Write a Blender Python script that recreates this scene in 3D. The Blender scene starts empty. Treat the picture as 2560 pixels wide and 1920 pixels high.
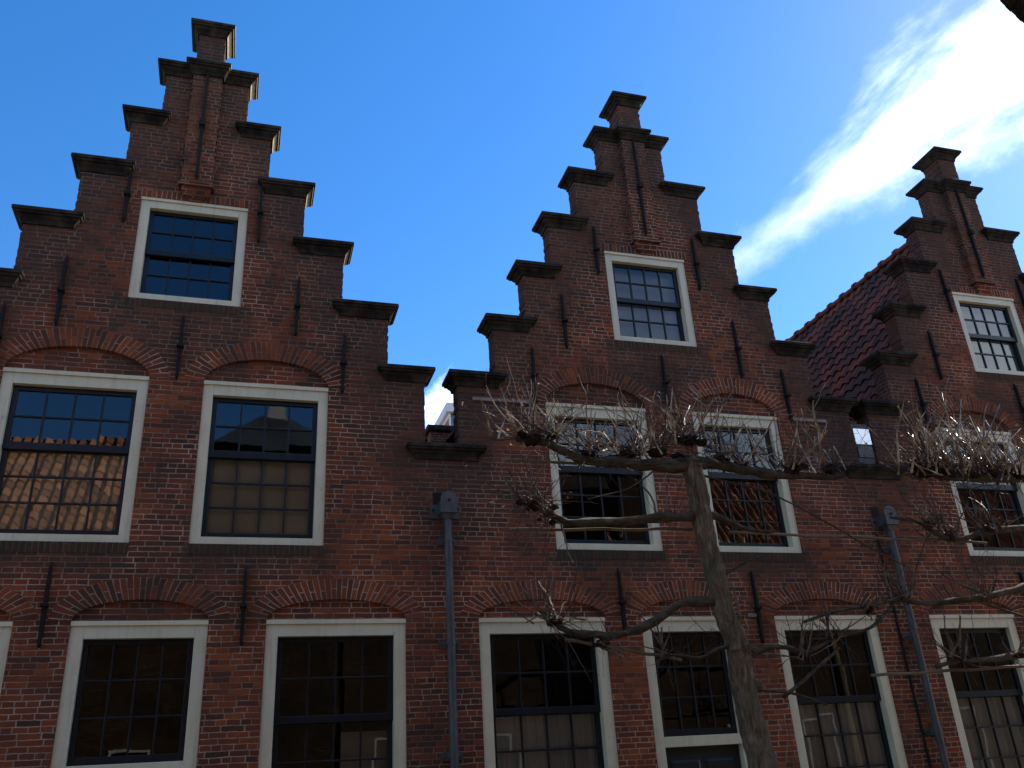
import bpy, bmesh, math, random
from mathutils import Vector, Matrix, noise
from mathutils.geometry import tessellate_polygon
random.seed(7)
R = math.radians
scene = bpy.context.scene
COL = scene.collection

# ------------------------------------------------------------------ camera
cam_d = bpy.data.cameras.new('camera')
cam = bpy.data.objects.new('camera', cam_d)
COL.objects.link(cam)
cam_d.sensor_width = 36
cam_d.lens = 0.86081 * 36
cam_d.clip_start = 0.05
cam_d.clip_end = 2000
_r = Vector((0.95777912, -0.28181885, -0.05689715))
_u = Vector((-0.06708403, -0.41149736, 0.90893875))
_f = Vector((0.2795691, 0.86674567, 0.41302912))
cam.matrix_world = Matrix(((_r.x, _u.x, -_f.x, 0), (_r.y, _u.y, -_f.y, -10), (_r.z, _u.z, -_f.z, 1.6), (0, 0, 0, 1)))
scene.camera = cam
scene.render.resolution_x = 1024
scene.render.resolution_y = 768

# ------------------------------------------------------------------ sun, sky, exposure
SUN_AZ, SUN_EL = R(68), R(38.5)          # azimuth measured from +Y towards +X
sdir = Vector((math.sin(SUN_AZ) * math.cos(SUN_EL), math.cos(SUN_AZ) * math.cos(SUN_EL), math.sin(SUN_EL)))
sl = bpy.data.lights.new('sun', 'SUN')
sl.energy = 5.0
sl.angle = R(0.5)
sl.color = (1.0, 0.93, 0.80)
so = bpy.data.objects.new('sun', sl)
so.rotation_euler = (-sdir).to_track_quat('-Z', 'Y').to_euler()
so.location = (20, 20, 30)
COL.objects.link(so)
scene.view_settings.view_transform = 'Standard'
scene.view_settings.look = 'None'
scene.view_settings.exposure = 1.33
scene.view_settings.gamma = 1

class N:
    """small node-tree helper"""
    def __init__(s, nt):
        s.nt = nt
    def new(s, t, **k):
        n = s.nt.nodes.new(t)
        for a, b in k.items():
            setattr(n, a, b)
        return n
    def put(s, sock, v):
        if isinstance(v, bpy.types.NodeSocket):
            s.nt.links.new(v, sock)
        elif v is not None:
            sock.default_value = v
    def m(s, op, a, b=None, c=None, clamp=False):
        n = s.new('ShaderNodeMath', operation=op)
        n.use_clamp = clamp
        s.put(n.inputs[0], a)
        if b is not None: s.put(n.inputs[1], b)
        if c is not None: s.put(n.inputs[2], c)
        return n.outputs[0]
    def vm(s, op, a, b=None):
        n = s.new('ShaderNodeVectorMath', operation=op)
        s.put(n.inputs[0], a)
        if b is not None: s.put(n.inputs[1], b)
        return n.outputs[1] if op in ('DOT_PRODUCT', 'LENGTH') else n.outputs[0]
    def mix(s, f, a, b, mode='MIX'):
        n = s.new('ShaderNodeMix', data_type='RGBA', blend_type=mode)
        s.put(n.inputs[0], f)
        s.put(n.inputs[6], a)
        s.put(n.inputs[7], b)
        return n.outputs[2]
    def noise(s, vec, scale, detail=3, rough=0.55, dist=0.0):
        n = s.new('ShaderNodeTexNoise')
        s.put(n.inputs['Vector'], vec)
        n.inputs['Scale'].default_value = scale
        n.inputs['Detail'].default_value = detail
        n.inputs['Roughness'].default_value = rough
        n.inputs['Distortion'].default_value = dist
        return n.outputs[0], n.outputs[1]
    def ramp(s, f, stops, interp='LINEAR'):
        n = s.new('ShaderNodeValToRGB')
        n.color_ramp.interpolation = interp
        els = n.color_ramp.elements
        while len(els) < len(stops):
            els.new(0.5)
        for e, (p, c) in zip(els, stops):
            e.position = p
            e.color = (*c, 1) if len(c) == 3 else c
        s.put(n.inputs[0], f)
        return n.outputs[0]
    def sep(s, v):
        n = s.new('ShaderNodeSeparateXYZ')
        s.put(n.inputs[0], v)
        return n.outputs
    def comb(s, x, y, z):
        n = s.new('ShaderNodeCombineXYZ')
        s.put(n.inputs[0], x); s.put(n.inputs[1], y); s.put(n.inputs[2], z)
        return n.outputs[0]
    def mr(s, v, a, b, c=0.0, d=1.0, smooth=True):
        n = s.new('ShaderNodeMapRange')
        if smooth: n.interpolation_type = 'SMOOTHSTEP'
        s.put(n.inputs[0], v)
        s.put(n.inputs[1], a); s.put(n.inputs[2], b); s.put(n.inputs[3], c); s.put(n.inputs[4], d)
        return n.outputs[0]
    def bump(s, h, strength=0.5, dist=0.01):
        n = s.new('ShaderNodeBump')
        n.inputs['Strength'].default_value = strength
        n.inputs['Distance'].default_value = dist
        s.put(n.inputs['Height'], h)
        return n.outputs[0]

world = bpy.data.worlds.new('World')
scene.world = world
world.use_nodes = True
nt = world.node_tree
nt.nodes.clear()
w = N(nt)
sky = w.new('ShaderNodeTexSky', sky_type='NISHITA')
sky.sun_disc = False
sky.sun_elevation = SUN_EL
sky.sun_rotation = SUN_AZ
sky.altitude = 0
sky.air_density = 1.0
sky.dust_density = 0.13
sky.ozone_density = 3.0
hs = w.new('ShaderNodeHueSaturation')
hs.inputs['Saturation'].default_value = 1.32
hs.inputs['Value'].default_value = 1.0
nt.links.new(sky.outputs[0], hs.inputs['Color'])
tc = w.new('ShaderNodeTexCoord')
dirv = tc.outputs['Generated']
# clouds laid out on the sky around their own direction
C0 = Vector((0.6155, 0.5369, 0.577)).normalized()
tip = Vector((0.5128, 0.6875, 0.5144)).normalized()
E1 = (C0 - tip); E1 = (E1 - C0 * E1.dot(C0)).normalized()      # along the streak, towards its bright end
E2 = C0.cross(E1).normalized()
if E2.z < 0: E2 = -E2
den = w.m('MAXIMUM', w.vm('DOT_PRODUCT', dirv, tuple(C0)), 0.05)
a = w.m('DIVIDE', w.vm('DOT_PRODUCT', dirv, tuple(E1)), den)
b = w.m('DIVIDE', w.vm('DOT_PRODUCT', dirv, tuple(E2)), den)
st = w.comb(w.m('MULTIPLY', a, 2.2), w.m('MULTIPLY', b, 5.5), 0.3)
n1, _ = w.noise(st, 2.6, 8, 0.62, 0.35)
n2, _ = w.noise(w.comb(a, b, 4.0), 9.0, 6, 0.6, 0.2)
nn = w.m('ADD', w.m('MULTIPLY', w.m('SUBTRACT', n1, 0.5), 3.0), w.m('MULTIPLY', w.m('SUBTRACT', n2, 0.5), 1.3))
wid = w.m('ADD', 0.026, w.mr(a, -0.25, 0.12, 0.0, 0.026))
ctr = w.m('ADD', -0.004, w.m('MULTIPLY', w.m('MULTIPLY', a, a), 0.12))
q = w.m('DIVIDE', w.m('ABSOLUTE', w.m('SUBTRACT', b, ctr)), wid)
dens = w.m('SUBTRACT', w.m('ADD', 1.15, nn), q)
m1 = w.m('MULTIPLY', w.mr(dens, -0.25, 1.45), w.m('MULTIPLY', w.mr(a, -0.36, -0.20), w.mr(a, -0.22, 0.06, 0.38, 1.0)))
# a second bank low on the right, a soft one down in the gap
def blob(d0, rad, amp):
    d0 = Vector(d0).normalized()
    dist = w.vm('LENGTH', w.vm('SUBTRACT', dirv, tuple(d0)))
    return w.mr(w.m('SUBTRACT', w.m('ADD', 1.0, w.m('MULTIPLY', nn, amp)), w.m('DIVIDE', dist, rad)), 0.0, 0.7)
m2 = blob((0.748, 0.520, 0.438), 0.060, 0.8)
m3 = w.m('MULTIPLY', blob((0.22, 0.908, 0.360), 0.060, 1.2), 0.72)
m4 = blob((0.655, 0.60, 0.45), 0.03, 1.0)
mk = w.m('MAXIMUM', w.m('MAXIMUM', m1, m2), w.m('MAXIMUM', m3, m4))
# unseen broken cloud added high behind the viewer, neutral fill for the facade
dz = w.sep(dirv)
n5, _ = w.noise(w.vm('MULTIPLY', dirv, (1, 1, 1.6)), 3.2, 7, 0.6, 0.4)
m5 = w.m('MULTIPLY', w.mr(n5, 0.42, 0.62), w.m('MULTIPLY', w.mr(dz[1], 0.12, -0.12), w.mr(dz[2], 0.70, 0.80)))
# thin milky veil low on the right behind the viewer (the panes show it)
n6, _ = w.noise(w.vm('MULTIPLY', dirv, (1, 1, 2.2)), 2.2, 6, 0.6, 0.5)
m6 = w.m('MULTIPLY', w.m('MULTIPLY', w.mr(dz[0], 0.22, 0.36), w.mr(dz[1], -0.2, -0.5)), w.m('MULTIPLY', w.mr(n6, 0.34, 0.66, 0.30, 0.80), w.mr(dz[2], 0.54, 0.36)))
mk = w.m('MAXIMUM', mk, w.m('MAXIMUM', m5, m6))
# thin veil of light spreading from the sun's side
bg = w.new('ShaderNodeBackground')
bg.inputs['Strength'].default_value = 0.10
tin = w.mix(1.0, hs.outputs[0], (1.04, 0.925, 0.985, 1), 'MULTIPLY')
cl = w.mix(mk, tin, (8.6, 9.3, 9.6, 1))
nt.links.new(cl, bg.inputs['Color'])
wo = w.new('ShaderNodeOutputWorld')
nt.links.new(bg.outputs[0], wo.inputs[0])

# ------------------------------------------------------------------ materials
def mat(name):
    m = bpy.data.materials.new(name)
    m.use_nodes = True
    m.node_tree.nodes.clear()
    k = N(m.node_tree)
    o = k.new('ShaderNodeOutputMaterial')
    return m, k, o
def princ(k, o, color, rough=0.8, normal=None, spec=0.3, metal=0.0, coat=0.0):
    p = k.new('ShaderNodeBsdfPrincipled')
    k.put(p.inputs['Base Color'], color)
    k.put(p.inputs['Roughness'], rough)
    k.put(p.inputs['Specular IOR Level'], spec)
    k.put(p.inputs['Metallic'], metal)
    k.put(p.inputs['Coat Weight'], coat)
    if normal is not None: k.put(p.inputs['Normal'], normal)
    k.nt.links.new(p.outputs[0], o.inputs[0])
    return p

HB = 0.0592
def brick_mat(name, uvmode=False, centre=None, dark=0.0, tint=(1, 1, 1), moss=0.0):
    m, k, o = mat(name)
    geo = k.new('ShaderNodeNewGeometry')
    pos = geo.outputs['Position']
    if uvmode:
        uvn = k.new('ShaderNodeUVMap')
        s = k.sep(uvn.outputs[0])
        u0, v0 = s[0], s[1]
    else:
        s = k.sep(pos)
        u0, v0 = k.m('ADD', s[0], s[1]), s[2]
    sx = k.sep(pos)
    _, nc = k.noise(pos, 5.0, 3, 0.6)
    d = k.sep(nc)
    amp = 0.014 if not uvmode else 0.008
    uu = k.m('ADD', u0, k.m('MULTIPLY', k.m('SUBTRACT', d[0], 0.5), amp * 1.8))
    vv = k.m('ADD', v0, k.m('MULTIPLY', k.m('SUBTRACT', d[1], 0.5), amp * 1.3))
    _, nc2 = k.noise(pos, 22.0, 2, 0.6)
    d2 = k.sep(nc2)
    uu = k.m('ADD', uu, k.m('MULTIPLY', k.m('SUBTRACT', d2[0], 0.5), 0.015))
    vv = k.m('ADD', vv, k.m('MULTIPLY', k.m('SUBTRACT', d2[1], 0.5), 0.012))
    rowf = k.m('DIVIDE', vv, HB)
    row = k.m('FLOOR', rowf)
    wn = k.new('ShaderNodeTexWhiteNoise', noise_dimensions='1D')
    k.put(wn.inputs['W'], k.m('ADD', row, 17.3))
    rr = wn.outputs['Value']
    par = k.m('MODULO', k.m('ABSOLUTE', row), 2.0)
    if uvmode:
        bw = 0.235
        off = k.m('MULTIPLY', par, k.m('ADD', 0.38, k.m('MULTIPLY', rr, 0.25)))
    else:
        # stretcher rows and header rows, a third kind mixing in
        head = k.m('GREATER_THAN', k.m('ADD', par, k.m('MULTIPLY', rr, 0.5)), 1.08)
        bw = k.m('SUBTRACT', 0.212, k.m('MULTIPLY', head, 0.098))
        off = k.m('MULTIPLY', rr, 0.9)
    cf = k.m('ADD', k.m('DIVIDE', uu, bw), off)
    # irregular brick lengths: shift the joints of each row a little
    wob, _ = k.noise(k.comb(k.m('MULTIPLY', cf, 0.55), k.m('MULTIPLY', row, 3.7), 0.0), 1.0, 1, 0.5)
    if not uvmode:
        cf = k.m('ADD', cf, k.m('MULTIPLY', k.m('SUBTRACT', wob, 0.5), 0.9))
    colm = k.m('FLOOR', cf)
    fu = k.m('MULTIPLY', k.m('SUBTRACT', cf, colm), bw)
    fv = k.m('MULTIPLY', k.m('SUBTRACT', rowf, row), HB)
    du = k.m('MINIMUM', fu, k.m('SUBTRACT', bw, fu))
    dv = k.m('MINIMUM', fv, k.m('SUBTRACT', HB, fv))
    dd = k.m('MINIMUM', du, dv)
    jn, _ = k.noise(pos, 9.0, 2, 0.5)
    jw = k.m('ADD', 0.0022, k.m('MULTIPLY', jn, 0.0045))
    brick = k.mr(dd, k.m('SUBTRACT', jw, 0.0015), k.m('ADD', jw, 0.0030))
    wn2 = k.new('ShaderNodeTexWhiteNoise', noise_dimensions='2D')
    k.put(wn2.inputs['Vector'], k.comb(colm, row, 0.0))
    rv = wn2.outputs['Value']
    rc = k.sep(wn2.outputs['Color'])
    zn, _ = k.noise(pos, 0.75, 4, 0.6, 0.4)
    sel = k.m('ADD', k.m('MULTIPLY', rv, 0.66), k.m('MULTIPLY', k.m('SUBTRACT', zn, 0.38), 1.35), clamp=True)
    base = k.ramp(sel, [(0.0, (0.040, 0.025, 0.021)), (0.22, (0.078, 0.032, 0.022)), (0.45, (0.140, 0.041, 0.021)),
                        (0.70, (0.205, 0.052, 0.020)), (0.90, (0.290, 0.078, 0.024)), (1.0, (0.17, 0.065, 0.042))])
    fn, _ = k.noise(pos, 45.0, 4, 0.65)
    base = k.mix(k.mr(fn, 0.3, 0.75, 0.0, 0.55, False), base, (0.105, 0.050, 0.032, 1))
    # pinkish-grey lime wash left in patches
    pn, _ = k.noise(pos, 1.9, 5, 0.7, 1.0)
    base = k.mix(k.mr(pn, 0.67, 0.74, 0.0, 0.45), base, (0.26, 0.135, 0.12, 1))
    mz, _ = k.noise(pos, 1.3, 5, 0.65)
    mort = k.mix(k.mr(mz, 0.36, 0.62), (0.40, 0.285, 0.21, 1), (0.135, 0.092, 0.068, 1))
    colr = k.mix(brick, mort, base)
    stain = None
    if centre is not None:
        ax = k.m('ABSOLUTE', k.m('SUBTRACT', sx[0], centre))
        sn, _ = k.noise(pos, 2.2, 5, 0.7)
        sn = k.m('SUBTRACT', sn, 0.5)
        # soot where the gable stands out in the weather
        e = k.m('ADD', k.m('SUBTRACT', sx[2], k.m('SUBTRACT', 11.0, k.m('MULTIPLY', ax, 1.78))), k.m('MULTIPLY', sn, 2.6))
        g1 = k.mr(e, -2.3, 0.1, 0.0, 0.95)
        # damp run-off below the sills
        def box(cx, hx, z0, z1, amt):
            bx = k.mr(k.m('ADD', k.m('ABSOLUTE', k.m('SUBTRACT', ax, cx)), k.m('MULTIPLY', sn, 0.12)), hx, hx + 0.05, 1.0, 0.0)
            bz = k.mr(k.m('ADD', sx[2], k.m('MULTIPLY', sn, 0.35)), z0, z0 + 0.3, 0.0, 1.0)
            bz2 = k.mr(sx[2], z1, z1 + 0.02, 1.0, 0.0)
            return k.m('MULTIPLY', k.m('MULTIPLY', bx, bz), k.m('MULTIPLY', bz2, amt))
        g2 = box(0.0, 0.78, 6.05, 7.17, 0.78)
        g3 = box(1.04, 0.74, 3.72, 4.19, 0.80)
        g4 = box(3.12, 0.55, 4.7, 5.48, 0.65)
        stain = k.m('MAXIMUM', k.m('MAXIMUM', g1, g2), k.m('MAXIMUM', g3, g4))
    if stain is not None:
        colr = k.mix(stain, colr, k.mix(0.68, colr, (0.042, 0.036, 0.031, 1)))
    # big slow differences from repairs and firing batches
    b1, _ = k.noise(pos, 0.33, 3, 0.55, 1.2)
    colr = k.mix(k.mr(b1, 0.40, 0.62, 0.0, 0.55), colr, k.mix(1.0, colr, (1.22, 1.12, 1.0, 1), 'MULTIPLY'))
    b2, _ = k.noise(k.vm('ADD', pos, (13.0, 4.0, 7.0)), 0.55, 4, 0.6, 0.8)
    colr = k.mix(k.mr(b2, 0.52, 0.66, 0.0, 0.6), colr, k.mix(0.45, colr, (0.060, 0.040, 0.032, 1)))
    # rain streaks
    sk_, _ = k.noise(k.comb(k.m('MULTIPLY', sx[0], 9.0), sx[1], k.m('MULTIPLY', sx[2], 0.35)), 1.0, 4, 0.6)
    colr = k.mix(k.mr(sk_, 0.56, 0.72, 0.0, 0.38), colr, (0.050, 0.036, 0.028, 1))
    if moss:
        colr = k.mix(moss, colr, (0.036, 0.034, 0.024, 1))
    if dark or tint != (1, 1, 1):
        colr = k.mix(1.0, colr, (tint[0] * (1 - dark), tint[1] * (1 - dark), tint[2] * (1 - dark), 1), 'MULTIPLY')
    hgt = k.m('ADD', k.m('MULTIPLY', brick, 1.0), k.m('ADD', k.m('MULTIPLY', fn, 0.45), k.m('MULTIPLY', rc[0], 0.25)))
    princ(k, o, colr, 0.88, k.bump(hgt, 0.75, 0.006), 0.06)
    return m

def simple(name, c1, c2, scale=6, rough=0.6, bump=0.2, bd=0.004, spec=0.3, metal=0, detail=5, stretch=None, coat=0.0):
    m, k, o = mat(name)
    t = k.new('ShaderNodeTexCoord')
    v = t.outputs['Object']
    if stretch:
        mp = k.new('ShaderNodeMapping')
        mp.inputs['Scale'].default_value = stretch
        k.put(mp.inputs['Vector'], v)
        v = mp.outputs[0]
    n, _ = k.noise(v, scale, detail, 0.62, 0.3)
    c = k.mix(k.mr(n, 0.32, 0.68), (*c1, 1), (*c2, 1))
    n2, _ = k.noise(v, scale * 6, 4, 0.6)
    princ(k, o, c, rough, k.bump(k.m('ADD', n, k.m('MULTIPLY', n2, 0.6)), bump, bd), spec, metal, coat)
    return m

M = {}
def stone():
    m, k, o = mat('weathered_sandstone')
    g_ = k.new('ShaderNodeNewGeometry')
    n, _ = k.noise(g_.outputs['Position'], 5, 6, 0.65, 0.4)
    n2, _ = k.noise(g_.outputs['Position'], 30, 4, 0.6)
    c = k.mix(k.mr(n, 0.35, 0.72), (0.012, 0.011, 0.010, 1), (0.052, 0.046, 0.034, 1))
    # right-facing ends painted paler to stand in for sunlight, the rest carries black algae
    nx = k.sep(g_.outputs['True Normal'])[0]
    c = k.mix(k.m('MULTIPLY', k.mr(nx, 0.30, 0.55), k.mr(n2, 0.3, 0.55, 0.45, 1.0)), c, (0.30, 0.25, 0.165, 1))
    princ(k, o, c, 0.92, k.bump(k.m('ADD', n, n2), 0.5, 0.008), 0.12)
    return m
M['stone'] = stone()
def cream():
    m, k, o = mat('cream_paint')
    g_ = k.new('ShaderNodeNewGeometry')
    p_ = g_.outputs['Position']
    n, _ = k.noise(p_, 2.2, 5, 0.6)
    c = k.mix(k.mr(n, 0.3, 0.7), (0.55, 0.51, 0.345, 1), (0.63, 0.585, 0.41, 1))
    q_ = k.sep(p_)
    st_, _ = k.noise(k.comb(k.m('MULTIPLY', q_[0], 16.0), q_[1], k.m('MULTIPLY', q_[2], 1.2)), 1.0, 5, 0.65)
    c = k.mix(k.mr(st_, 0.50, 0.75, 0.0, 0.40), c, (0.27, 0.24, 0.17, 1))
    d_, _ = k.noise(p_, 14, 6, 0.7)
    c = k.mix(k.mr(d_, 0.60, 0.72, 0.0, 0.5), c, (0.22, 0.19, 0.13, 1))
    princ(k, o, c, 0.42, k.bump(k.m('ADD', n, k.m('MULTIPLY', d_, .5)), 0.25, 0.004), 0.35)
    return m
M['cream'] = cream()
M['sash'] = simple('dark_blue_green_paint', (0.004, 0.007, 0.010), (0.008, 0.012, 0.016), 8, 0.35, 0.1, 0.002, 0.35)
M['iron'] = simple('black_iron', (0.006, 0.006, 0.007), (0.016, 0.012, 0.011), 20, 0.75, 0.3, 0.003, 0.2)
M['zinc'] = simple('grey_zinc', (0.036, 0.036, 0.036), (0.080, 0.080, 0.076), 5, 0.55, 0.15, 0.003, 0.5, stretch=(3, 3, 0.6))
M['void'] = simple('dark_room', (0.030, 0.027, 0.024), (0.055, 0.048, 0.040), 1.2, 0.95, 0.0)
M['door'] = simple('black_green_paint', (0.006, 0.009, 0.011), (0.012, 0.016, 0.018), 4, 0.4, 0.1, 0.002, 0.4)
M['bark'] = None
def bark():
    m, k, o = mat('grey_brown_bark')
    t = k.new('ShaderNodeTexCoord')
    mp = k.new('ShaderNodeMapping')
    mp.inputs['Scale'].default_value = (1, 1, 0.22)
    k.put(mp.inputs['Vector'], t.outputs['Object'])
    n, _ = k.noise(mp.outputs[0], 26, 6, 0.7, 0.5)
    n2, _ = k.noise(t.outputs['Object'], 3.5, 5, 0.65, 0.6)
    c = k.ramp(n, [(0.30, (0.030, 0.021, 0.014)), (0.52, (0.13, 0.095, 0.062)), (0.75, (0.29, 0.23, 0.165))])
    c = k.mix(k.mr(n2, 0.48, 0.66, 0.0, 0.55), c, (0.075, 0.082, 0.045, 1))
    princ(k, o, c, 0.95, k.bump(n, 1.0, 0.022), 0.15)
    return m
M['bark'] = bark()
def barkh():
    m, k, o = mat('dark_branch_bark')
    t = k.new('ShaderNodeTexCoord')
    mp = k.new('ShaderNodeMapping')
    mp.inputs['Scale'].default_value = (0.3, 1, 1)
    k.put(mp.inputs['Vector'], t.outputs['Object'])
    n, _ = k.noise(mp.outputs[0], 24, 6, 0.7, 0.5)
    c = k.ramp(n, [(0.30, (0.020, 0.015, 0.010)), (0.55, (0.075, 0.060, 0.042)), (0.78, (0.15, 0.13, 0.09))])
    princ(k, o, c, 0.95, k.bump(n, 1.0, 0.018), 0.15)
    return m
M['branch'] = barkh()
def twig_mat():
    m, k, o = mat('young_glossy_bark')
    g_ = k.new('ShaderNodeNewGeometry')
    n, _ = k.noise(g_.outputs['Position'], 6, 4, 0.6, 0.3)
    n2, _ = k.noise(g_.outputs['Position'], 40, 3, 0.6)
    c = k.ramp(n, [(0.32, (0.060, 0.034, 0.020)), (0.50, (0.24, 0.165, 0.09)), (0.66, (0.55, 0.46, 0.28))])
    princ(k, o, c, 0.38, k.bump(n2, 0.3, 0.001), 0.6, 0.0, 0.35)
    return m
M['twig'] = twig_mat()
M['lowtwig'] = simple('low_twig_bark', (0.045, 0.028, 0.019), (0.17, 0.125, 0.08), 6, 0.7, 0.2, 0.001, 0.3)  # darker shoot colour used on the lower pollard heads
M['fine'] = simple('fine_twig_bark', (0.022, 0.012, 0.010), (0.060, 0.034, 0.024), 7, 0.7, 0.2, 0.001, 0.3)
M['knob'] = simple('gnarled_bark', (0.010, 0.007, 0.006), (0.040, 0.028, 0.019), 14, 0.95, 1.0, 0.02, 0.1)
M['leaf'] = simple('dead_leaf', (0.20, 0.07, 0.03), (0.34, 0.15, 0.06), 9, 0.8, 0.2, 0.001)
M['bamboo'] = simple('old_lath_wood', (0.10, 0.075, 0.045), (0.19, 0.15, 0.09), 7, 0.8, 0.3, 0.002, stretch=(0.3, 1, 1))
M['plaster'] = simple('pale_plaster', (0.32, 0.30, 0.26), (0.42, 0.40, 0.35), 1.5, 0.9, 0.2, 0.004)
M['redpaint'] = simple('red_boarding', (0.36, 0.07, 0.07), (0.42, 0.10, 0.09), 3, 0.6, 0.1, 0.003)
M['greyblue'] = simple('grey_blue_boarding', (0.13, 0.17, 0.21), (0.17, 0.21, 0.25), 3, 0.7, 0.1, 0.003)
M['white'] = simple('white_paint', (0.66, 0.67, 0.66), (0.76, 0.76, 0.74), 3, 0.5, 0.1, 0.003)
M['band'] = simple('grey_band_stone', (0.19, 0.165, 0.15), (0.29, 0.26, 0.235), 7, 0.9, 0.4, 0.006)

def bright_mat():
    m, k, o = mat('polished_zinc_sheet')
    t = k.new('ShaderNodeTexCoord')
    n, _ = k.noise(t.outputs['Object'], 6, 3, 0.5)
    princ(k, o, (0.62, 0.66, 0.70, 1), 0.30, k.bump(n, .1, .01), 0.5, 1.0)
    return m
M['bright'] = bright_mat()
def glass_mat():
    m, k, o = mat('old_window_glass')
    t = k.new('ShaderNodeTexCoord')
    n, _ = k.noise(t.outputs['Object'], 2.6, 2, 0.5, 0.2)
    bp = k.bump(n, 0.05, 0.010)
    gl = k.new('ShaderNodeBsdfGlossy')
    gl.inputs['Roughness'].default_value = 0.012
    gl.inputs['Color'].default_value = (0.93, 0.97, 1.0, 1)
    k.put(gl.inputs['Normal'], bp)
    tr = k.new('ShaderNodeBsdfTransparent')
    tr.inputs['Color'].default_value = (0.80, 0.85, 0.84, 1)
    fr = k.new('ShaderNodeFresnel')
    fr.inputs['IOR'].default_value = 1.52
    f = k.m('MINIMUM', k.m('MULTIPLY', fr.outputs[0], 1.7), 1.0)
    mx = k.new('ShaderNodeMixShader')
    k.put(mx.inputs[0], f)
    k.nt.links.new(tr.outputs[0], mx.inputs[1])
    k.nt.links.new(gl.outputs[0], mx.inputs[2])
    k.nt.links.new(mx.outputs[0], o.inputs[0])
    return m
M['glass'] = glass_mat()
def curtain_mat():
    m, k, o = mat('net_curtain')
    t = k.new('ShaderNodeTexCoord')
    s = k.sep(t.outputs['Object'])
    f, _ = k.noise(k.comb(k.m('MULTIPLY', s[0], 14.0), k.m('MULTIPLY', s[2], 1.0), 0.0), 1.0, 3, 0.6)
    c = k.mix(f, (0.42, 0.43, 0.44, 1), (0.74, 0.74, 0.74, 1))
    princ(k, o, c, 0.9, k.bump(f, 0.6, 0.02), 0.1)
    return m
M['curtain'] = curtain_mat()
M['blind'] = simple('beige_blind', (0.60, 0.55, 0.41), (0.68, 0.63, 0.48), 2, 0.7, 0.0)

def tile_mat(name, cols, rough=0.85):
    m, k, o = mat(name)
    uvn = k.new('ShaderNodeUVMap')
    s = k.sep(uvn.outputs[0])
    cx, cy = k.m('FLOOR', s[0]), k.m('FLOOR', s[1])
    wn = k.new('ShaderNodeTexWhiteNoise', noise_dimensions='2D')
    k.put(wn.inputs['Vector'], k.comb(cx, cy, 0.0))
    geo = k.new('ShaderNodeNewGeometry')
    n, _ = k.noise(geo.outputs['Position'], 7.0, 5, 0.65)
    f = k.m('ADD', k.m('MULTIPLY', wn.outputs['Value'], 0.65), k.m('MULTIPLY', k.m('SUBTRACT', n, 0.3), 0.8), clamp=True)
    c = k.ramp(f, cols)
    n2, _ = k.noise(geo.outputs['Position'], 60, 3, 0.6)
    princ(k, o, c, rough, k.bump(n2, 0.4, 0.004), 0.3)
    return m
M['tile'] = tile_mat('dark_red_pantile', [(0.0, (0.026, 0.021, 0.020)), (0.35, (0.060, 0.032, 0.026)), (0.62, (0.125, 0.040, 0.027)), (1.0, (0.24, 0.070, 0.038))])
M['otile'] = tile_mat('orange_pantile', [(0.0, (0.07, 0.045, 0.03)), (0.35, (0.22, 0.085, 0.045)), (0.7, (0.36, 0.15, 0.07)), (1.0, (0.42, 0.24, 0.13))])

def ground_mat():
    m, k, o = mat('courtyard_clinker_paving')
    geo = k.new('ShaderNodeNewGeometry')
    bt = k.new('ShaderNodeTexBrick')
    bt.inputs['Scale'].default_value = 1.0
    bt.inputs['Brick Width'].default_value = 0.20
    bt.inputs['Row Height'].default_value = 0.068
    bt.inputs['Mortar Size'].default_value = 0.004
    bt.inputs['Color1'].default_value = (0.20, 0.14, 0.105, 1)
    bt.inputs['Color2'].default_value = (0.15, 0.11, 0.09, 1)
    bt.inputs['Mortar'].default_value = (0.06, 0.055, 0.045, 1)
    k.put(bt.inputs['Vector'], geo.outputs['Position'])
    n, _ = k.noise(geo.outputs['Position'], 1.3, 5, 0.6)
    c = k.mix(k.mr(n, 0.35, 0.7, 0, 0.5), bt.outputs[0], (0.045, 0.045, 0.035, 1))
    princ(k, o, c, 0.9, k.bump(bt.outputs[1], -0.4, 0.004), 0.3)
    return m
M['ground'] = ground_mat()

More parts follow.
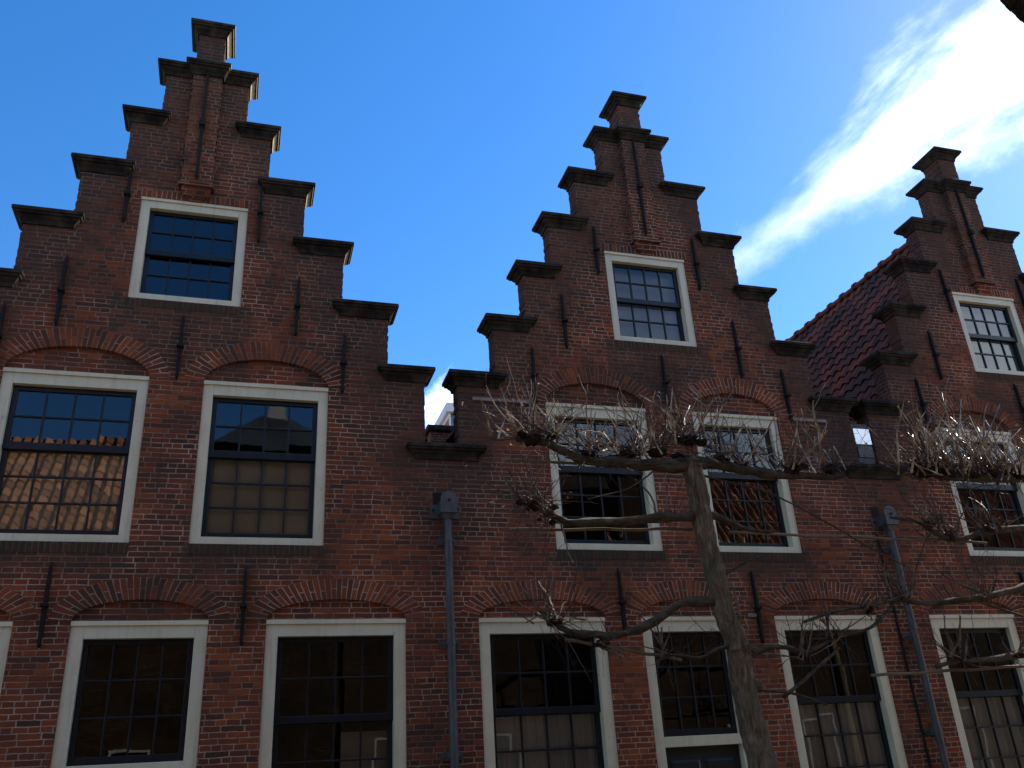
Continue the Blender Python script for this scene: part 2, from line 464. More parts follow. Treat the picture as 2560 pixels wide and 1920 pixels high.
# ------------------------------------------------------------------ mesh helpers
class MB:
    def __init__(s):
        s.v = []; s.f = []; s.uv = {}
    def quad(s, a, b, c, d, uv=None):
        i = len(s.v)
        s.v += [tuple(a), tuple(b), tuple(c), tuple(d)]
        if uv: s.uv[len(s.f)] = uv
        s.f.append((i, i + 1, i + 2, i + 3))
    def box(s, x0, x1, y0, y1, z0, z1):
        i = len(s.v)
        s.v += [(x0, y0, z0), (x1, y0, z0), (x1, y1, z0), (x0, y1, z0), (x0, y0, z1), (x1, y0, z1), (x1, y1, z1), (x0, y1, z1)]
        s.f += [(i, i + 3, i + 2, i + 1), (i + 4, i + 5, i + 6, i + 7), (i, i + 1, i + 5, i + 4), (i + 1, i + 2, i + 6, i + 5), (i + 2, i + 3, i + 7, i + 6), (i + 3, i, i + 4, i + 7)]
    def loft(s, rings, cap=True):
        """rings: equal-length loops"""
        n = len(rings[0]); i0 = len(s.v)
        for r in rings: s.v += [tuple(p) for p in r]
        for a_ in range(len(rings) - 1):
            for j in range(n):
                p = i0 + a_ * n + j; q_ = i0 + a_ * n + (j + 1) % n
                s.f.append((p, q_, q_ + n, p + n))
        if cap:
            s.f.append(tuple(i0 + j for j in range(n))[::-1])
            e = i0 + (len(rings) - 1) * n
            s.f.append(tuple(e + j for j in range(n)))
    def tube(s, pts, rad, n=6, rough=0.0, cap=True):
        pts = [Vector(p) for p in pts]
        rings = []
        ref = None
        for i, p in enumerate(pts):
            t = (pts[min(i + 1, len(pts) - 1)] - pts[max(i - 1, 0)])
            if t.length < 1e-9: t = Vector((0, 0, 1))
            t.normalize()
            if ref is None:
                ref = t.orthogonal().normalized()
            ref = (ref - t * ref.dot(t))
            ref = ref.normalized() if ref.length > 1e-6 else t.orthogonal().normalized()
            b_ = t.cross(ref)
            r = rad[i] if hasattr(rad, '__len__') else rad
            ring = []
            for j in range(n):
                an = 2 * math.pi * j / n
                rr = r
                if rough:
                    rr = r * (1 + rough * noise.noise(p * 9 + Vector((math.cos(an), math.sin(an), i * .3)) * 1.3))
                ring.append(p + (ref * math.cos(an) + b_ * math.sin(an)) * rr)
            rings.append(ring)
        s.loft(rings, cap)
    def prism(s, poly, y0, y1):
        """poly: list of (x,z), extruded along y"""
        s.loft([[(x, y0, z) for x, z in poly], [(x, y1, z) for x, z in poly]])
    def build(s, name, material, parent=None, smooth=False, bevel=0.0, recalc=True):
        me = bpy.data.meshes.new(name)
        me.from_pydata(s.v, [], s.f)
        if s.uv:
            lay = me.uv_layers.new(name='UVMap')
            for fi, uvs in s.uv.items():
                p = me.polygons[fi]
                for li, c in zip(p.loop_indices, uvs):
                    lay.data[li].uv = c
        me.materials.append(material)
        bm = bmesh.new(); bm.from_mesh(me)
        bmesh.ops.remove_doubles(bm, verts=bm.verts, dist=1e-5)
        if recalc: bmesh.ops.recalc_face_normals(bm, faces=bm.faces)
        bm.to_mesh(me); bm.free()
        if smooth:
            for p in me.polygons: p.use_smooth = True
        o = bpy.data.objects.new(name, me)
        COL.objects.link(o)
        if parent is not None: o.parent = parent
        if bevel:
            b_ = o.modifiers.new('bevel', 'BEVEL')
            b_.width = bevel; b_.segments = 2; b_.limit_method = 'ANGLE'
        return o

def thing(name, label, cat, loc=(0, 0, 0), group=None):
    o = bpy.data.objects.new(name, None)
    o.empty_display_size = 0.3
    COL.objects.link(o)
    o.location = loc
    o['label'] = label; o['category'] = cat
    if group: o['group'] = group
    return o
def fix(root):
    """parts are modelled in world coordinates: keep them there under a root that stands at the thing's base"""
    bpy.context.view_layer.update()
    inv = Matrix.Translation(root.location).inverted()
    def rec(o):
        for c in o.children:
            if c.type == 'MESH' and not c.get('_done'):
                c.data.transform(inv); c['_done'] = 1
            rec(c)
    rec(root)
    def clean(o):
        for c in o.children:
            if '_done' in c: del c['_done']
            clean(c)
    clean(root)

def arch_pts(cx, a_, zb, b_, n=28):
    """upper half of an ellipse from right to left"""
    return [(cx + a_ * math.cos(math.pi * i / n), zb + b_ * math.sin(math.pi * i / n)) for i in range(n + 1)]

# ------------------------------------------------------------------ gable wall
STEPS_B = [(0.525, 10.87), (1.03, 9.99), (1.512, 9.12), (1.955, 8.235), (2.43, 7.34), (2.945, 6.47)]
STEPS_A = [(0.54, 10.84), (0.885, 9.965), (1.372, 9.09), (1.90, 8.22), (2.49, 7.345), (2.955, 6.48)]
VALLEY = 5.455
CAPH = 0.19
def jag(x, z0, z1, side):
    """ragged vertical brick edge, one jog per course; side = outward direction (+1/-1)"""
    out = []
    n = max(1, int(round(abs(z1 - z0) / HB)))
    dz = (z1 - z0) / n
    for i in range(n):
        j = side * (random.uniform(-0.006, 0.005) - (0.006 if i % 2 else 0))
        out.append((x + j, z0 + dz * i + (1e-4 if i else 0)))
        out.append((x + j, z0 + dz * (i + 1) - (1e-4 if i < n - 1 else 0)))
    return out

def extrude_poly(mb, outer, holes, y0, y1):
    polys = [[Vector((x, z, 0)) for x, z in outer]] + [[Vector((x, z, 0)) for x, z in h] for h in holes]
    tris = tessellate_polygon(polys)
    flat = [p for pl in polys for p in pl]
    for y in (y0, y1):
        i = len(mb.v)
        mb.v += [(p.x, y, p.y) for p in flat]
        mb.f += [(i + a_, i + b_, i + c_) for a_, b_, c_ in tris]
    for pl in polys:
        n = len(pl)
        for j in range(n):
            p, q_ = pl[j], pl[(j + 1) % n]
            mb.quad((p.x, y0, p.y), (q_.x, y0, q_.y), (q_.x, y1, q_.y), (p.x, y1, p.y))

def cap_mesh(x0, x1, y0, y1, z, oL, oR, oF=0.12, oB=0.11, h=CAPH):
    """moulded coping: brick footprint x0..x1,y0..y1, top at z, overhangs left/right/front/back"""
    lv = [(0.0, 0.93), (-0.012, 1.0), (-0.052, 1.0), (-0.058, 0.84), (-0.082, 0.80), (-0.086, 0.60), (-0.115, 0.46), (-0.140, 0.26), (-0.160, 0.20), (-h, 0.16)]
    mb = MB()
    rings = []
    for dz, k_ in lv:
        rings.append([(x0 - oL * k_, y0 - oF * k_, z + dz), (x1 + oR * k_, y0 - oF * k_, z + dz), (x1 + oR * k_, y1 + oB * k_, z + dz), (x0 - oL * k_, y1 + oB * k_, z + dz)])
    mb.loft(rings)
    # worn edges
    mb.v = [(x + 0.006 * noise.noise(Vector((x, y, z_)) * 7), y + 0.006 * noise.noise(Vector((x + 9, y, z_)) * 7), z_ + 0.005 * noise.noise(Vector((x, y + 5, z_)) * 5)) for x, y, z_ in mb.v]
    return mb

def voussoirs(cx, ai, bi, ao, bo, zb, y0, y1, mt, parent):
    mb = MB()
    n = 56
    L = 0
    pi_, po_ = arch_pts(cx, ai, zb, bi, n), arch_pts(cx, ao, zb, bo, n)
    seed = random.randint(0, 400) * HB
    for i in range(n):
        mid0 = ((pi_[i][0] + po_[i][0]) / 2, (pi_[i][1] + po_[i][1]) / 2)
        mid1 = ((pi_[i + 1][0] + po_[i + 1][0]) / 2, (pi_[i + 1][1] + po_[i + 1][1]) / 2)
        s_ = math.hypot(mid1[0] - mid0[0], mid1[1] - mid0[1])
        u0, u1 = seed + L, seed + L + s_
        L += s_
        a_, b_, c_, d_ = pi_[i], pi_[i + 1], po_[i + 1], po_[i]
        W_ = 0.235
        mb.quad((a_[0], y0, a_[1]), (b_[0], y0, b_[1]), (c_[0], y0, c_[1]), (d_[0], y0, d_[1]), [(0.003, u0), (0.003, u1), (W_ - 0.003, u1), (W_ - 0.003, u0)])
        mb.quad((a_[0], y0, a_[1]), (b_[0], y0, b_[1]), (b_[0], y1, b_[1]), (a_[0], y1, a_[1]), [(0.05, u0), (0.05, u1), (0.12, u1), (0.12, u0)])
        mb.quad((d_[0], y0, d_[1]), (c_[0], y0, c_[1]), (c_[0], y1, c_[1]), (d_[0], y1, d_[1]), [(0.2, u0), (0.2, u1), (0.23, u1), (0.23, u0)])
    return mb.build('brick_arch', mt, parent)

def soldier(x0, x1, z0, z1, y0, y1, mt, parent, name):
    """row of bricks on edge"""
    mb = MB()
    s_ = random.randint(0, 300) * HB
    h = z1 - z0
    u = lambda x: s_ + (x - x0)
    mb.quad((x0, y0, z0), (x1, y0, z0), (x1, y0, z1), (x0, y0, z1), [(0.003, u(x0)), (0.003, u(x1)), (min(h, 0.232), u(x1)), (min(h, 0.232), u(x0))])
    mb.quad((x0, y0, z0), (x1, y0, z0), (x1, y1, z0), (x0, y1, z0), [(0.02, u(x0)), (0.02, u(x1)), (0.1, u(x1)), (0.1, u(x0))])
    mb.quad((x0, y0, z1), (x1, y0, z1), (x1, y1, z1), (x0, y1, z1), [(0.02, u(x0)), (0.02, u(x1)), (0.1, u(x1)), (0.1, u(x0))])
    mb.quad((x0, y0, z0), (x0, y0, z1), (x0, y1, z1), (x0, y1, z0), [(0.02, 0), (0.2, 0), (0.2, 0.05), (0.02, 0.05)])
    mb.quad((x1, y0, z0), (x1, y0, z1), (x1, y1, z1), (x1, y1, z0), [(0.02, 0), (0.2, 0), (0.2, 0.05), (0.02, 0.05)])
    return mb.build(name, mt, parent)

# ------------------------------------------------------------------ sash windows
def sash(root, x0, x1, z0, z1, y, cols, rows, top, bot, side=0.055, bar=0.021, th=0.038):
    mb = MB()
    mb.box(x0, x0 + side, y, y + th, z0, z1)
    mb.box(x1 - side, x1, y, y + th, z0, z1)
    mb.box(x0 + side, x1 - side, y + .001, y + th, z1 - top, z1)
    mb.box(x0 + side, x1 - side, y + .001, y + th, z0, z0 + bot)
    gx0, gx1, gz0, gz1 = x0 + side, x1 - side, z0 + bot, z1 - top
    for i in range(1, cols):
        x = gx0 + (gx1 - gx0) * i / cols
        mb.box(x - bar / 2, x + bar / 2, y + .004, y + th - .004, gz0, gz1)
    for j in range(1, rows):
        z = gz0 + (gz1 - gz0) * j / rows
        mb.box(gx0, gx1, y + .006, y + th - .006, z - bar / 2, z + bar / 2)
    s_ = mb.build('sash', M['sash'], root, bevel=0.003)
    g = MB()
    for i in range(cols):
        for j in range(rows):
            a0 = gx0 + (gx1 - gx0) * i / cols; a1 = gx0 + (gx1 - gx0) * (i + 1) / cols
            b0 = gz0 + (gz1 - gz0) * j / rows; b1 = gz0 + (gz1 - gz0) * (j + 1) / rows
            t1 = random.uniform(-1, 1) * 0.0007; t2 = random.uniform(-1, 1) * 0.0009
            yc = y + th * 0.62
            g.quad((a0, yc - t1 - t2, b0), (a1, yc + t1 - t2, b0), (a1, yc + t1 + t2, b1), (a0, yc - t1 + t2, b1))
    g.build('pane', M['glass'], root, recalc=False)
    return gx0, gx1, gz0, gz1

def slats(root, x0, x1, z0, z1, y, pitch=0.024):
    mb = MB()
    z = z0
    while z < z1:
        mb.quad((x0, y + 0.006, z), (x1, y + 0.006, z), (x1, y - 0.006, z + pitch * 0.9), (x0, y - 0.006, z + pitch * 0.9))
        z += pitch
    mb.build('blind', M['blind'], root)

def curtain(root, x0, x1, z0, z1, y, waves=14, amp=0.018, half=False):
    mb = MB()
    n = 90
    top = lambda t: z1 - 0.01 * math.sin(t * 9)
    pr = [(x0 + (x1 - x0) * i / n, y + amp * math.sin(waves * 2 * math.pi * i / n + 1.3 * math.sin(i * .21))) for i in range(n + 1)]
    for (xa, ya), (xb, yb) in zip(pr, pr[1:]):
        mb.quad((xa, ya, z0), (xb, yb, z0), (xb, yb, z1), (xa, ya, z1))
    mb.build('curtain', M['curtain'], root, smooth=True)

def ring_frame(mb, x0, x1, z0, z1, wl, wr, wt, wb, y0, y1):
    mb.box(x0, x0 + wl, y0, y1, z0, z1)
    mb.box(x1 - wr, x1, y0, y1, z0, z1)
    mb.box(x0 + wl, x1 - wr, y0 + .0005, y1, z1 - wt, z1)
    mb.box(x0 + wl, x1 - wr, y0 + .0005, y1, z0, z0 + wb)

def window_empty(parent, cx, z):
    o = bpy.data.objects.new('window', None)
    COL.objects.link(o)
    o.parent = parent
    return o

def frame_part(win, x0, x1, z0, z1, wl, wt, wb, strip=True, mid=None):
    mb = MB()
    ring_frame(mb, x0, x1, z0, z1, wl, wl, wt, wb, 0.022, 0.17)
    if mid:
        mb.box(x0 + wl, x1 - wl, 0.0225, 0.165, mid[0], mid[1])
    f = mb.build('frame', M['cream'], win, bevel=0.004)
    if strip:
        mb = MB()
        mb.box(x0 - 0.004, x1 + 0.004, 0.004, 0.05, z1 - 0.042, z1 + 0.004)
        mb.build('drip_board', M['cream'], win, bevel=0.003)
    return f

def attic_window(parent, cx, blind=True):
    win = window_empty(parent, cx, 7.16)
    x0, x1, z0, z1 = cx - 0.648, cx + 0.648, 7.16, 8.632
    frame_part(win, x0, x1, z0, z1, 0.112, 0.145, 0.085)
    a0, a1, b0, b1 = x0 + .112, x1 - .112, z0 + .085, z1 - .145
    zm = 7.875
    sash(win, a0, a1, zm - 0.035, b1, 0.088, 4, 2, 0.045, 0.075)
    sash(win, a0, a1, b0, zm + 0.03, 0.130, 4, 2, 0.055, 0.06)
    if blind:
        slats(win, a0, a1, b0, b1, 0.24)
    return win

def first_floor_window(parent, cx, hw, kind):
    win = window_empty(parent, cx, 4.18)
    x0, x1, z0, z1 = cx - hw, cx + hw, 4.18, 6.134
    frame_part(win, x0, x1, z0, z1, 0.115, 0.17, 0.085)
    a0, a1, b0, b1 = x0 + .115, x1 - .115, z0 + .085, z1 - .17
    sash(win, a0, a1, 5.215, b1, 0.088, 4, 2, 0.055, 0.085)
    sash(win, a0, a1, b0, 5.275, 0.130, 4, 3, 0.060, 0.075)
    if kind == 'blind':
        slats(win, a0, a1, b0, 5.25, 0.215)
    return win

def ground_window(parent, cx, hw, kind):
    win = window_empty(parent, cx, 0.9)
    x0, x1, z0, z1 = cx - hw, cx + hw, 0.62, 3.357
    frame_part(win, x0, x1, z0, z1, 0.13, 0.17, 0.10)
    a0, a1, b0, b1 = x0 + .13, x1 - .13, z0 + .10, z1 - .17
    sash(win, a0, a1, 2.305, b1, 0.088, 4, 2, 0.055, 0.075)
    sash(win, a0, a1, b0, 2.36, 0.130, 4, 4, 0.055, 0.09)
    if kind == 'curtain':
        curtain(win, a0, a1, b0, 2.30, 0.205)
    elif kind == 'board':
        mb = MB(); mb.box(cx + 0.1, a1 - .02, 0.34, 0.37, b0, 2.22); mb.build('folded_shutter', M['plaster'], win)
    elif kind == 'nets':
        curtain(win, a0, a1, b0, 2.30, 0.22, 9, 0.02)
    return win

def door_unit(parent, cx, hw):
    win = bpy.data.objects.new('door', None); COL.objects.link(win); win.parent = parent
    x0, x1, z0, z1 = cx - hw, cx + hw, 0.02, 3.357
    frame_part(win, x0, x1, z0, z1, 0.13, 0.17, 0.03, mid=(1.885, 2.0))
    a0, a1 = x0 + .13, x1 - .13
    sash(win, a0, a1, 2.0, z1 - .17, 0.088, 4, 3, 0.05, 0.075)
    mb = MB()
    mb.box(a0, a1, 0.115, 0.155, 0.05, 1.885)
    for px in (0, 1):
        for (pz0, pz1) in ((0.2, 0.8), (0.95, 1.75)):
            xa = a0 + 0.08 + px * (a1 - a0 - 0.10) / 2
            xb = xa + (a1 - a0 - 0.10) / 2 - 0.06
            mb.loft([[(xa, 0.113, pz0), (xb, 0.113, pz0), (xb, 0.113, pz1), (xa, 0.113, pz1)],
                     [(xa + .03, 0.100, pz0 + .03), (xb - .03, 0.100, pz0 + .03), (xb - .03, 0.100, pz1 - .03), (xa + .03, 0.100, pz1 - .03)]])
    mb.build('door_leaf', M['door'], win, bevel=0.003)
    mb = MB(); mb.tube([(a1 - .1, 0.112, 1.05), (a1 - .1, 0.06, 1.05)], 0.012, 8); mb.tube([(a1 - .1, 0.065, 1.05), (a1 - .1, 0.04, 1.05)], 0.028, 12)
    mb.build('handle', M['iron'], win)
    return win

def anchor(parent, x, z0, z1, y=0.0, w_=0.021):
    mb = MB()
    zc = z0 + (z1 - z0) * random.uniform(0.44, 0.5)
    lean = random.uniform(-0.006, 0.006)
    rings = []
    for t, hw, th in ((0, .35, .5), (.03, .75, 1), (.40, 1.0, 1), (.455, 1.0, 1.1), (.46, 1.75, 1.9), (.50, 1.75, 1.9), (.505, .9, 1.1), (.56, .85, 1), (.93, .7, .9), (1.0, .3, .4)):
        z = z0 + (z1 - z0) * t
        h = w_ * hw; d = 0.042 * th; xx = x + lean * (t - .5) * 2
        bow = 0.012
        rings.append([(xx - h, y - bow - d, z), (xx + h, y - bow - d, z), (xx + h, y - .004, z), (xx - h, y - .004, z)])
    mb.loft(rings)
    return mb.build('wall_anchor', M['iron'], parent, bevel=0.003)

def drainpipe(parent, x):
    e = bpy.data.objects.new('drainpipe', None); COL.objects.link(e); e.parent = parent
    mb = MB()
    mb.tube([(x, -0.105, 4.50), (x, -0.105, 2.6), (x - .004, -0.105, 0.05)], 0.045, 18)
    mb.tube([(x, -0.105, 1.98), (x, -0.105, 1.90)], 0.049, 18)
    mb.build('pipe', M['zinc'], e, smooth=False)
    # hopper with a round-headed front
    hw = 0.098
    poly = [(x - hw, 4.555), (x + hw, 4.555), (x + hw, 4.715)] + [(x + hw * math.cos(t * math.pi / 12), 4.715 + hw * math.sin(t * math.pi / 12)) for t in range(1, 12)] + [(x - hw, 4.715)]
    mb = MB()
    mb.prism(poly, -0.198, -0.185)
    mb.box(x - hw, x + hw, -0.19, -0.006, 4.555, 4.565)
    mb.box(x - hw, x - hw + 0.006, -0.19, -0.006, 4.56, 4.70)
    mb.box(x + hw - 0.006, x + hw, -0.19, -0.006, 4.56, 4.70)
    mb.box(x - hw - .004, x + hw + .004, -0.203, -0.18, 4.549, 4.566)
    mb.loft([[(x - hw * .9, -0.18, 4.552), (x + hw * .9, -0.18, 4.552), (x + hw * .9, -.02, 4.552), (x - hw * .9, -.02, 4.552)],
             [(x - .045, -0.15, 4.485), (x + .045, -0.15, 4.485), (x + .045, -.06, 4.485), (x - .045, -.06, 4.485)]])
    mb.box(x - 0.19, x + 0.17, -0.018, -0.004, 4.52, 4.69)
    mb.build('hopper', M['zinc'], e, bevel=0.003)
    mb = MB()
    mb.tube([(x + 0.005, -0.196, 4.70), (x + 0.005, -0.222, 4.70)], 0.016, 6)
    mb.tube([(x + 0.145, -0.016, 4.64), (x + 0.145, -0.036, 4.64)], 0.016, 6)
    mb.tube([(x - 0.155, -0.016, 4.62), (x - 0.155, -0.036, 4.62)], 0.014, 6)
    mb.build('bolt', M['iron'], e)
    mb = MB(); mb.box(x - 0.15, x - 0.03, -0.006, 0.02, 4.66, 4.85)
    mb.build('wall_outlet', M['iron'], e)
    for z in (4.24, 3.07, 1.91):
        mb = MB()
        ear = []
        for sgn, c_ in ((1, x + 0.085), (-1, x - 0.085)):
            for t in range(9):
                an = -math.pi / 2 + t * math.pi / 8
                ear.append((c_ + sgn * 0.042 * math.cos(an), z + sgn * 0.042 * math.sin(an)))
        mb.prism(ear, -0.022, -0.005)
        mb.box(x - 0.05, x - 0.046, -0.105, -0.01, z - .02, z + .02)
        mb.box(x + 0.046, x + 0.05, -0.105, -0.01, z - .02, z + .02)
        mb.tube([(x, -0.105, z - .02), (x, -0.105, z + .02)], 0.050, 18)
        for s_ in (-1, 1):
            mb.tube([(x + s_ * .092, -0.02, z), (x + s_ * .092, -0.036, z)], 0.011, 6)
        mb.build('bracket', M['zinc'], e)
    return e

# ------------------------------------------------------------------ roofs
def pantiles(mb, edge0, along, down, ncol, nrow, tw=0.235, tl=0.295, amp=0.026):
    """edge0: top corner; along: unit vector along the rows; down: unit vector down the slope"""
    nrm = along.cross(down).normalized()
    if nrm.z < 0: nrm = -nrm
    ns = 7
    prof = []
    for i in range(ns):
        t = i / ns
        prof.append((t, amp * (math.sin(2 * math.pi * t) + 0.35 * math.sin(4 * math.pi * t + 0.6))))
    for r_ in range(nrow):
        pts0, pts1, pts2, us = [], [], [], []
        for c_ in range(ncol):
            jit = random.uniform(-0.014, 0.014); lift = random.uniform(0, 0.014)
            for (t, h) in prof:
                s_ = (c_ + t) * tw
                base = edge0 + along * s_
                pts0.append(base + down * (r_ * tl) + nrm * (h + 0.004))
                pts1.append(base + down * ((r_ + 1) * tl + 0.04 + jit) + nrm * (h + 0.034 + lift))
                pts2.append(base + down * ((r_ + 1) * tl + 0.04 + jit) + nrm * (h + 0.012 + lift))
                us.append(c_ + t)
        for i in range(len(pts0) - 1):
            u0, u1 = us[i], us[i + 1]
            if i % ns == ns - 1: u1 = u0 + 1e-3
            mb.quad(pts0[i], pts0[i + 1], pts1[i + 1], pts1[i], [(u0, r_ + .01), (u1, r_ + .01), (u1, r_ + .99), (u0, r_ + .99)])
            mb.quad(pts1[i], pts1[i + 1], pts2[i + 1], pts2[i], [(u0, r_ + .9), (u1, r_ + .9), (u1, r_ + .99), (u0, r_ + .99)])

def ridge_tiles(mb, p0, direction, n, L=0.36, r=0.105):
    for i in range(n):
        a_ = p0 + direction * (i * L)
        b_ = p0 + direction * ((i + 1) * L + 0.03)
        side = direction.cross(Vector((0, 0, 1))).normalized()
        rings = []
        for p, rr in ((a_, r * 0.92), (a_ + direction * 0.05, r * .92), (b_ - direction * .05, r), (b_ - direction * .07, r * 1.3), (b_, r * 1.3)):
            ring = []
            for j in range(9):
                an = math.pi * j / 8
                ring.append(p + side * rr * math.cos(an) + Vector((0, 0, 1)) * (rr * 0.9 * math.sin(an) - 0.02))
            ring += [p + side * (-rr * .8) + Vector((0, 0, -0.05)), p + side * (rr * .8) + Vector((0, 0, -0.05))]
            rings.append(ring)
        mb.loft(rings)
        mb_uv_fill(mb, i)
def mb_uv_fill(mb, i):
    pass

RZ, RS = 10.40, 1.60
def house(cx, steps, xl, xr, label, wins, hasleft=True, half_l=None):
    root = thing('stepped_gable_house', label, 'house', (cx, 0, 0), 'stepped gable houses in a row')
    wm = brick_mat('old_red_brick', centre=cx)
    vm_ = brick_mat('arch_brick', uvmode=True)
    # outline ------------------------------------------------
    out = [(xr, 0.0)]
    zb = VALLEY - CAPH
    out += [(xr, zb)]
    prev = zb
    seq = steps[::-1]
    first = True
    for h, z in seq:
        out.append((cx + h, prev)) if first else None
        lo = prev
        out += jag(cx + h, lo, z - CAPH, 1)
        prev = z - CAPH
        first = False
    left = []
    prev = zb
    for i, (h, z) in enumerate(seq):
        if i == 0: left.append((cx - h, prev))
        left += jag(cx - h, prev, z - CAPH, -1)
        prev = z - CAPH
    out += left[::-1]
    out += [(xl, zb), (xl, 0.0)]
    # remove duplicates
    o2 = [out[0]]
    for p in out[1:]:
        if abs(p[0] - o2[-1][0]) + abs(p[1] - o2[-1][1]) > 1e-5: o2.append(p)
    holes = []

    for kd, wx, hw in wins:
        if kd == 'attic':
            holes.append([(wx - .648, 7.16), (wx + .648, 7.16), (wx + .648, 8.632), (wx - .648, 8.632)])
            continue
        if kd == 'first':
            z0, z1, ai, bi, ao, bo, sp = 4.18, 6.134, hw + .003, 0.335, hw + 0.215, 0.575, 6.125
        elif kd == 'doorway':
            z0, z1, ai, bi, ao, bo, sp = 0.02, 3.357, hw + .003, 0.215, hw + 0.215, 0.445, 3.365
        else:
            z0, z1, ai, bi, ao, bo, sp = 0.62, 3.357, hw + .003, 0.215, hw + 0.215, 0.445, 3.365
        ar = arch_pts(wx, ai, sp, bi, 24)
        holes.append([(wx - hw, z0), (wx + hw, z0), (wx + hw, sp - .001)] + ar + [(wx - hw, sp - .001)])
        tp = [(wx + ai + .01, z1 + .002)] + arch_pts(wx, ai + .01, sp, bi + .01, 24) + [(wx - ai - .01, z1 + .002)]
        tymp = MB(); tymp.prism(tp, 0.040, 0.16); tymp.build('tympanum', wm, root)
        voussoirs(wx, ai - .002, bi - .002, ao, bo, sp, -0.004, 0.045, vm_, root)
    mb = MB()
    extrude_poly(mb, o2, holes, 0.0, 0.25)
    mb.build('gable_wall', wm, root)
    # brick courses on edge: lintel above the attic window, sills below all upper windows
    soldier(cx - 0.70, cx + 0.70, 8.636, 8.75, -0.003, 0.02, vm_, root, 'brick_lintel')
    dk = brick_mat('mossy_brick', uvmode=True, moss=0.78)
    soldier(cx - 0.66, cx + 0.66, 7.045, 7.156, -0.004, 0.02, dk, root, 'brick_sill')
    for kd, wx, hw in wins:
        if kd == 'first':
            soldier(wx - hw, wx + hw, 4.062, 4.176, -0.004, 0.02, dk, root, 'brick_sill')
    # pilaster, corbel and pinnacle ----------------------------
    pc = cx
    mb = MB()
    ou = [(pc - .193, 8.845)] + []
    L_ = jag(pc - .195, 8.85, 10.70, -1); Rr = jag(pc + .195, 8.85, 10.70, 1)
    extrude_poly(mb, Rr + L_[::-1], [], -0.10, 0.002)
    mb.build('pilaster', wm, root)
    mb = MB()
    rings = []
    for z, hw, d in ((8.63, .06, .010), (8.66, .11, .03), (8.70, .15, .055), (8.75, .175, .08), (8.80, .185, .095), (8.803, .215, .125), (8.85, .215, .125)):
        rings.append([(pc - hw, -d, z), (pc + hw, -d, z), (pc + hw, 0.0, z), (pc - hw, 0.0, z)])
    mb.loft(rings)
    mb.build('corbel', brick_mat('corbel_brick', dark=0.1), root)
    pn = bpy.data.objects.new('pinnacle', None); COL.objects.link(pn); pn.parent = root
    mb = MB()
    Rr = jag(pc + .18, 10.85, 11.37, 1); L_ = jag(pc - .18, 10.85, 11.37, -1)
    extrude_poly(mb, Rr + L_[::-1], [], -0.105, 0.27)
    mb.build('pinnacle_brickwork', wm, pn)
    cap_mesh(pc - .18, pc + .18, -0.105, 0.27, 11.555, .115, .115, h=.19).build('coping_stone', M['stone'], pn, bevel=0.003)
    # coping stones --------------------------------------------
    h1, z1 = steps[0]
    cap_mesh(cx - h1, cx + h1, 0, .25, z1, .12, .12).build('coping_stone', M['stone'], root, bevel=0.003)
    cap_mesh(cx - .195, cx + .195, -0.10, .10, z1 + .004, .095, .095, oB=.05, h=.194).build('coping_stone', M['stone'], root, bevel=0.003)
    for i in range(1, 6):
        h, z = steps[i]
        hin = steps[i - 1][0]
        inn = 0.0
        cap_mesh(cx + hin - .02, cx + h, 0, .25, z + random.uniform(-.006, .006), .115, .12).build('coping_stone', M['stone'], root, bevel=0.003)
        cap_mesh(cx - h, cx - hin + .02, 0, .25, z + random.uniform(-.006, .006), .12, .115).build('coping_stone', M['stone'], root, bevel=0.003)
    # windows --------------------------------------------------
    for kd, wx, hw in wins:
        if kd == 'attic': attic_window(root, wx, blind=(cx > 3))
        elif kd == 'first': first_floor_window(root, wx, hw, 'blind' if cx < 3 else 'none')
        elif kd == 'doorway': door_unit(root, wx, hw)
        else: ground_window(root, wx, hw, kd)
    # roof -----------------------------------------------------
    ll = steps[5][0] + .17
    rf = MB()
    hw = 3.12
    sl_len = hw * math.sqrt(1 + RS * RS)
    for s_ in (-1, 1):
        dn = Vector((s_, 0, -RS)).normalized()
        pantiles(rf, Vector((cx, 0.27, RZ)), Vector((0, 1, 0)), dn, 36, int(sl_len / .295))
    rf.build('roof', M['tile'], root)
    rt = MB()
    ridge_tiles(rt, Vector((cx, 0.27, RZ + 0.02)), Vector((0, 1, 0)), 20, L=.42)
    ro = rt.build('ridge_tile', M['tile'], root, smooth=False)
    # body: rear and dark rooms, closing the house
    bd = MB()
    yb = 8.7
    for s_ in (-1, 1):
        a_ = (cx + s_ * hw, 0.26, RZ - RS * hw - .06); b_ = (cx + s_ * hw, yb, RZ - RS * hw - .06)
        bd.quad((cx, 0.26, RZ - .06), (cx, yb, RZ - .06), b_, a_)
        bd.quad((cx + s_ * hw, 0.26, 0), (cx + s_ * hw, yb, 0), b_, a_)
    bd.f.append(tuple(range(len(bd.v), len(bd.v) + 5)))
    bd.v += [(cx - hw, yb, 0), (cx + hw, yb, 0), (cx + hw, yb, RZ - RS * hw - .06), (cx, yb, RZ - .06), (cx - hw, yb, RZ - RS * hw - .06)]
    bd.box(cx - hw, cx + hw, 0.26, yb, 3.72, 3.87)
    bd.box(cx - 2.2, cx + 2.2, 0.26, yb, 6.62, 6.72)
    bd.box(cx - hw, cx + hw, 3.2, 3.3, 0, 5.0); bd.box(cx - 1.4, cx + 1.4, 3.2, 3.3, 5.0, 8.0)
    bd.build('interior', M['void'], root)
